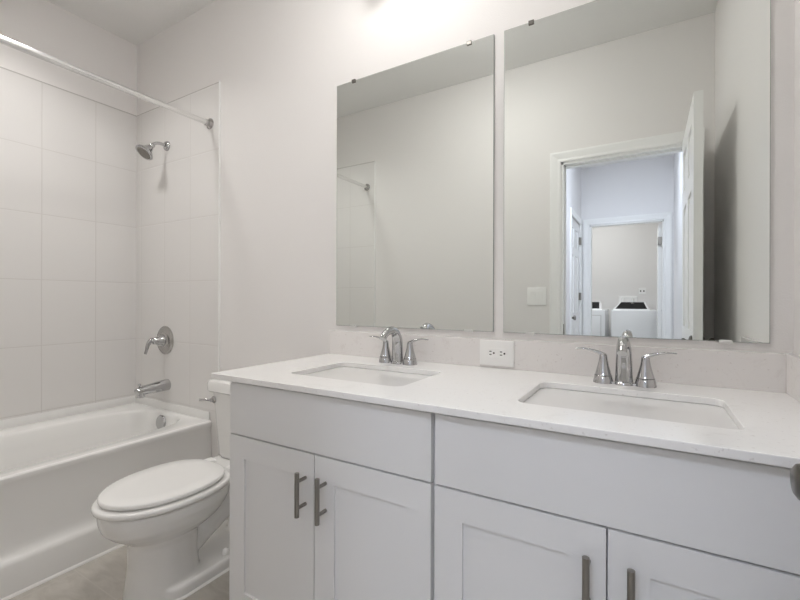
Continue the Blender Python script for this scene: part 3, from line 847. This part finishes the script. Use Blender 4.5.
# light switch on the front wall (seen in the right mirror)
swx, swz, swy = -0.662, 1.128, -D
sw = thing('light_switch', 'white double rocker light switch plate beside the bathroom doorway', 'light switch', (swx, swy, swz))
bx('cover_plate', M['plastic'], sw, swx - 0.065, swx + 0.065, swy, swy + 0.006, swz - 0.062, swz + 0.062, bev=0.003, seg=3, smooth=40)
for s in (-1, 1):
    bm = bmesh.new()
    prism(bm, [(swy + 0.005, swz - 0.033), (swy + 0.0075, swz - 0.033), (swy + 0.0105, swz + 0.033), (swy + 0.005, swz + 0.033)], swx + s * 0.025 - 0.0165, swx + s * 0.025 + 0.0165, 'x')
    obj('rocker', bm, M['plastic'], sw)

# ------------------------------------------------------------------ laundry machines
def machine(name, label, cat, x0, x1, yb, yf, zt, lid, front_door):
    t = thing(name, label, cat, ((x0 + x1) / 2, (yb + yf) / 2, 0))
    bx('body', M['appliance'], t, x0, x1, yb, yf, 0.02, zt, bev=0.012, seg=3, smooth=40)
    for fx_ in (x0 + 0.06, x1 - 0.06):
        for fy_ in (yb + 0.06, yf - 0.06):
            bm = bmesh.new(); lathe(bm, [(0.02, 0), (0.02, 0.022)], (fx_, fy_, 0), (0, 0, 1), 12)
            obj('foot', bm, M['dark'], t)
    l0, l1 = lid
    bm = bmesh.new()      # white sloping rim of the lid housing
    a = [Vector((l0 - 0.03, yf - 0.03, zt - 0.002)), Vector((l1 + 0.03, yf - 0.03, zt - 0.002)), Vector((l1 - 0.02, yb + 0.06, zt - 0.002)), Vector((l0 + 0.02, yb + 0.06, zt - 0.002))]
    b = [Vector((l0 - 0.025, yf - 0.04, zt + 0.012)), Vector((l1 + 0.025, yf - 0.04, zt + 0.012)), Vector((l1 - 0.035, yb + 0.07, zt + 0.115)), Vector((l0 + 0.035, yb + 0.07, zt + 0.115))]
    loft(bm, [a, b])
    rim = obj('lid_frame', bm, M['appliance'], t)
    bm = bmesh.new()
    def q(u, v, k):
        p = b[0].lerp(b[1], u).lerp(b[3].lerp(b[2], u), v)
        return p + Vector((0, 0, k))
    loft(bm, [[q(.06, .05, -.004), q(.94, .05, -.004), q(.94, .92, -.004), q(.06, .92, -.004)], [q(.06, .05, .004), q(.94, .05, .004), q(.94, .92, .004), q(.06, .92, .004)]])
    obj('glass_lid', bm, M['glass_dark'], rim)
    bm = bmesh.new()
    lathe(bm, [(0.022, 0), (0.021, 0.012), (0, 0.013)], q(.5, .72, .004), (0, 0.15, 1), 20)
    obj('dial', bm, M['chrome_dull'], rim, 40)
    if front_door:
        bm = bmesh.new()
        fx0, fx1, fz0, fz1 = front_door
        box(bm, fx0, fx1, yf - 0.002, yf + 0.012, fz0, fz1, bev=0.008, seg=2)
        d = obj('front_door', bm, M['appliance'], t, 40)
        bm = bmesh.new()
        for a_ in ((fx0 - 0.008, fx1 + 0.008, fz1, fz1 + 0.008), (fx0 - 0.008, fx0, fz0, fz1), (fx1, fx1 + 0.008, fz0, fz1)):
            box(bm, a_[0], a_[1], yf - 0.002, yf + 0.003, a_[2], a_[3])
        obj('seal', bm, M['cabinet_box'], d)
    return t
YF = -5.25
machine('washing_machine', 'white washing machine with a dark lid, right of the two laundry machines', 'washing machine', -0.452, 0.235, YF - 0.70, YF, 0.965, (-0.40, 0.00), None)
machine('dryer', 'white dryer with a dark top panel, left of the two laundry machines', 'dryer', -1.215, -0.528, YF - 0.70, YF, 0.965, (-1.10, -0.60), (-1.12, -0.585, 0.25, 0.88))
lox, loz = -0.072, 1.25
lo = thing('wall_outlet', 'small white outlet on the laundry wall above the washing machine', 'outlet', (lox, LY, loz))
bx('cover_plate', M['plastic'], lo, lox - 0.05, lox + 0.05, LY, LY + 0.006, loz - 0.05, loz + 0.05, bev=0.002)
for dx in (-0.022, 0.022):
    bx('socket', M['dark'], lo, lox + dx - 0.009, lox + dx + 0.009, LY + 0.006, LY + 0.008, loz - 0.012, loz + 0.012)
wbx = -0.27
wb = thing('washer_supply_box', 'white recessed water supply box behind the washing machine', 'supply box', (wbx, LY, 1.10))
bx('box_frame', M['plastic'], wb, wbx - 0.13, wbx + 0.13, LY, LY + 0.015, 1.04, 1.17, bev=0.004)
for dx in (-0.07, 0.07):
    bm = bmesh.new(); tube(bm, smooth_path([(wbx + dx, LY + 0.015, 1.13), (wbx + dx, LY + 0.05, 1.13), (wbx + dx, LY + 0.06, 1.10), (wbx + dx, LY + 0.06, 0.80)], 5), 0.014, 12)
    obj('hose', bm, M['plastic'], wb, 40)

# ------------------------------------------------------------------ lamps and added fill lights
def ceiling_lamp(label, x, y, diffuser, rad=0.15, dome=0.1):
    t = thing('ceiling_light', label, 'ceiling light', (x, y, H))
    bm = bmesh.new(); lathe(bm, [(rad + 0.02, 0), (rad + 0.02, 0.012), (rad + 0.008, 0.030), (rad, 0.032), (rad - 0.004, 0.026), (0, 0.026)], (x, y, H), (0, 0, -1), 40)
    obj('trim_ring', bm, M['plastic'], t, 40)
    bm = bmesh.new(); lathe(bm, [(rad - 0.005, 0.0265), (rad - 0.008, 0.027 + dome * 0.2), (rad * 0.86, 0.027 + dome * 0.45), (rad * 0.62, 0.027 + dome * 0.63), (rad * 0.3, 0.027 + dome * 0.73), (0, 0.027 + dome * 0.75)], (x, y, H), (0, 0, -1), 40)
    obj('diffuser', bm, M[diffuser], t, 40)
ceiling_lamp('round flush ceiling light over the middle of the bathroom', -0.88, -0.70, 'bath_diffuser', 0.17)
tl = thing('fill_downlight', 'added white fill light can, unseen above the bathtub', 'ceiling light', (-2.30, -0.76, H))  # added fill light, brightens the tub end of the room
bm = bmesh.new(); lathe(bm, [(0.125, 0), (0.125, 0.115), (0.120, 0.118), (0.116, 0.115), (0.112, 0.012), (0, 0.012)], (-2.30, -0.76, H), (0, 0, -1), 40)
obj('can', bm, M['plastic'], tl, 40)
bm = bmesh.new(); lathe(bm, [(0.108, 0.0125), (0.107, 0.020), (0, 0.022)], (-2.30, -0.76, H), (0, 0, -1), 40)
obj('diffuser', bm, M['tub_fill'], tl, 40)
ceiling_lamp('added round fill light on the unseen hall ceiling', -0.23, -2.55, 'hall_fill', 0.17, 0.01)  # added cool fill, balances the hall and cabinet front brightness
ceiling_lamp('added round fill light on the unseen laundry ceiling', -0.75, -5.0, 'laundry_fill', 0.16, 0.01)  # added fill, lifts the brightness of the laundry

vx, vzl = -0.78, 2.56
vl = thing('vanity_light', 'three bulb vanity light on the wall above the left mirror', 'wall light', (vx, 0, vzl), 'vanity lights above the mirrors')
bx('back_plate', M['chrome_dull'], vl, vx - 0.23, vx + 0.23, -0.022, -0.001, vzl - 0.028, vzl + 0.028, bev=0.006)
for dx in (-0.18, 0, 0.18):
    bm = bmesh.new(); tube(bm, smooth_path([(vx + dx, -0.02, vzl), (vx + dx, -0.10, vzl + 0.012), (vx + dx, -0.142, vzl + 0.006), (vx + dx, -0.150, vzl - 0.02)], 5), 0.008, 12)
    arm = obj('arm', bm, M['chrome_dull'], vl, 40)
    bm = bmesh.new()
    prof = [(0.018, 0.0), (0.022, 0.015), (0.036, 0.045), (0.050, 0.085), (0.056, 0.105), (0.053, 0.105), (0.046, 0.085), (0.032, 0.045), (0.016, 0.018), (0.0, 0.016)]
    lathe(bm, prof, (vx + dx, -0.150, vzl - 0.01), (0, 0, -1), 24)
    obj('lamp_shade', bm, M['shade'], arm, 40)
    bm = bmesh.new(); lathe(bm, [(0.010, 0.02), (0.012, 0.035), (0.026, 0.060), (0.030, 0.075), (0.026, 0.090), (0.015, 0.100), (0.0, 0.103)], (vx + dx, -0.150, vzl - 0.01), (0, 0, -1), 20)
    obj('bulb', bm, M['bulb'], arm, 60)
dup(vl, (-0.065, 0, vzl), 'three bulb vanity light on the wall above the right mirror')
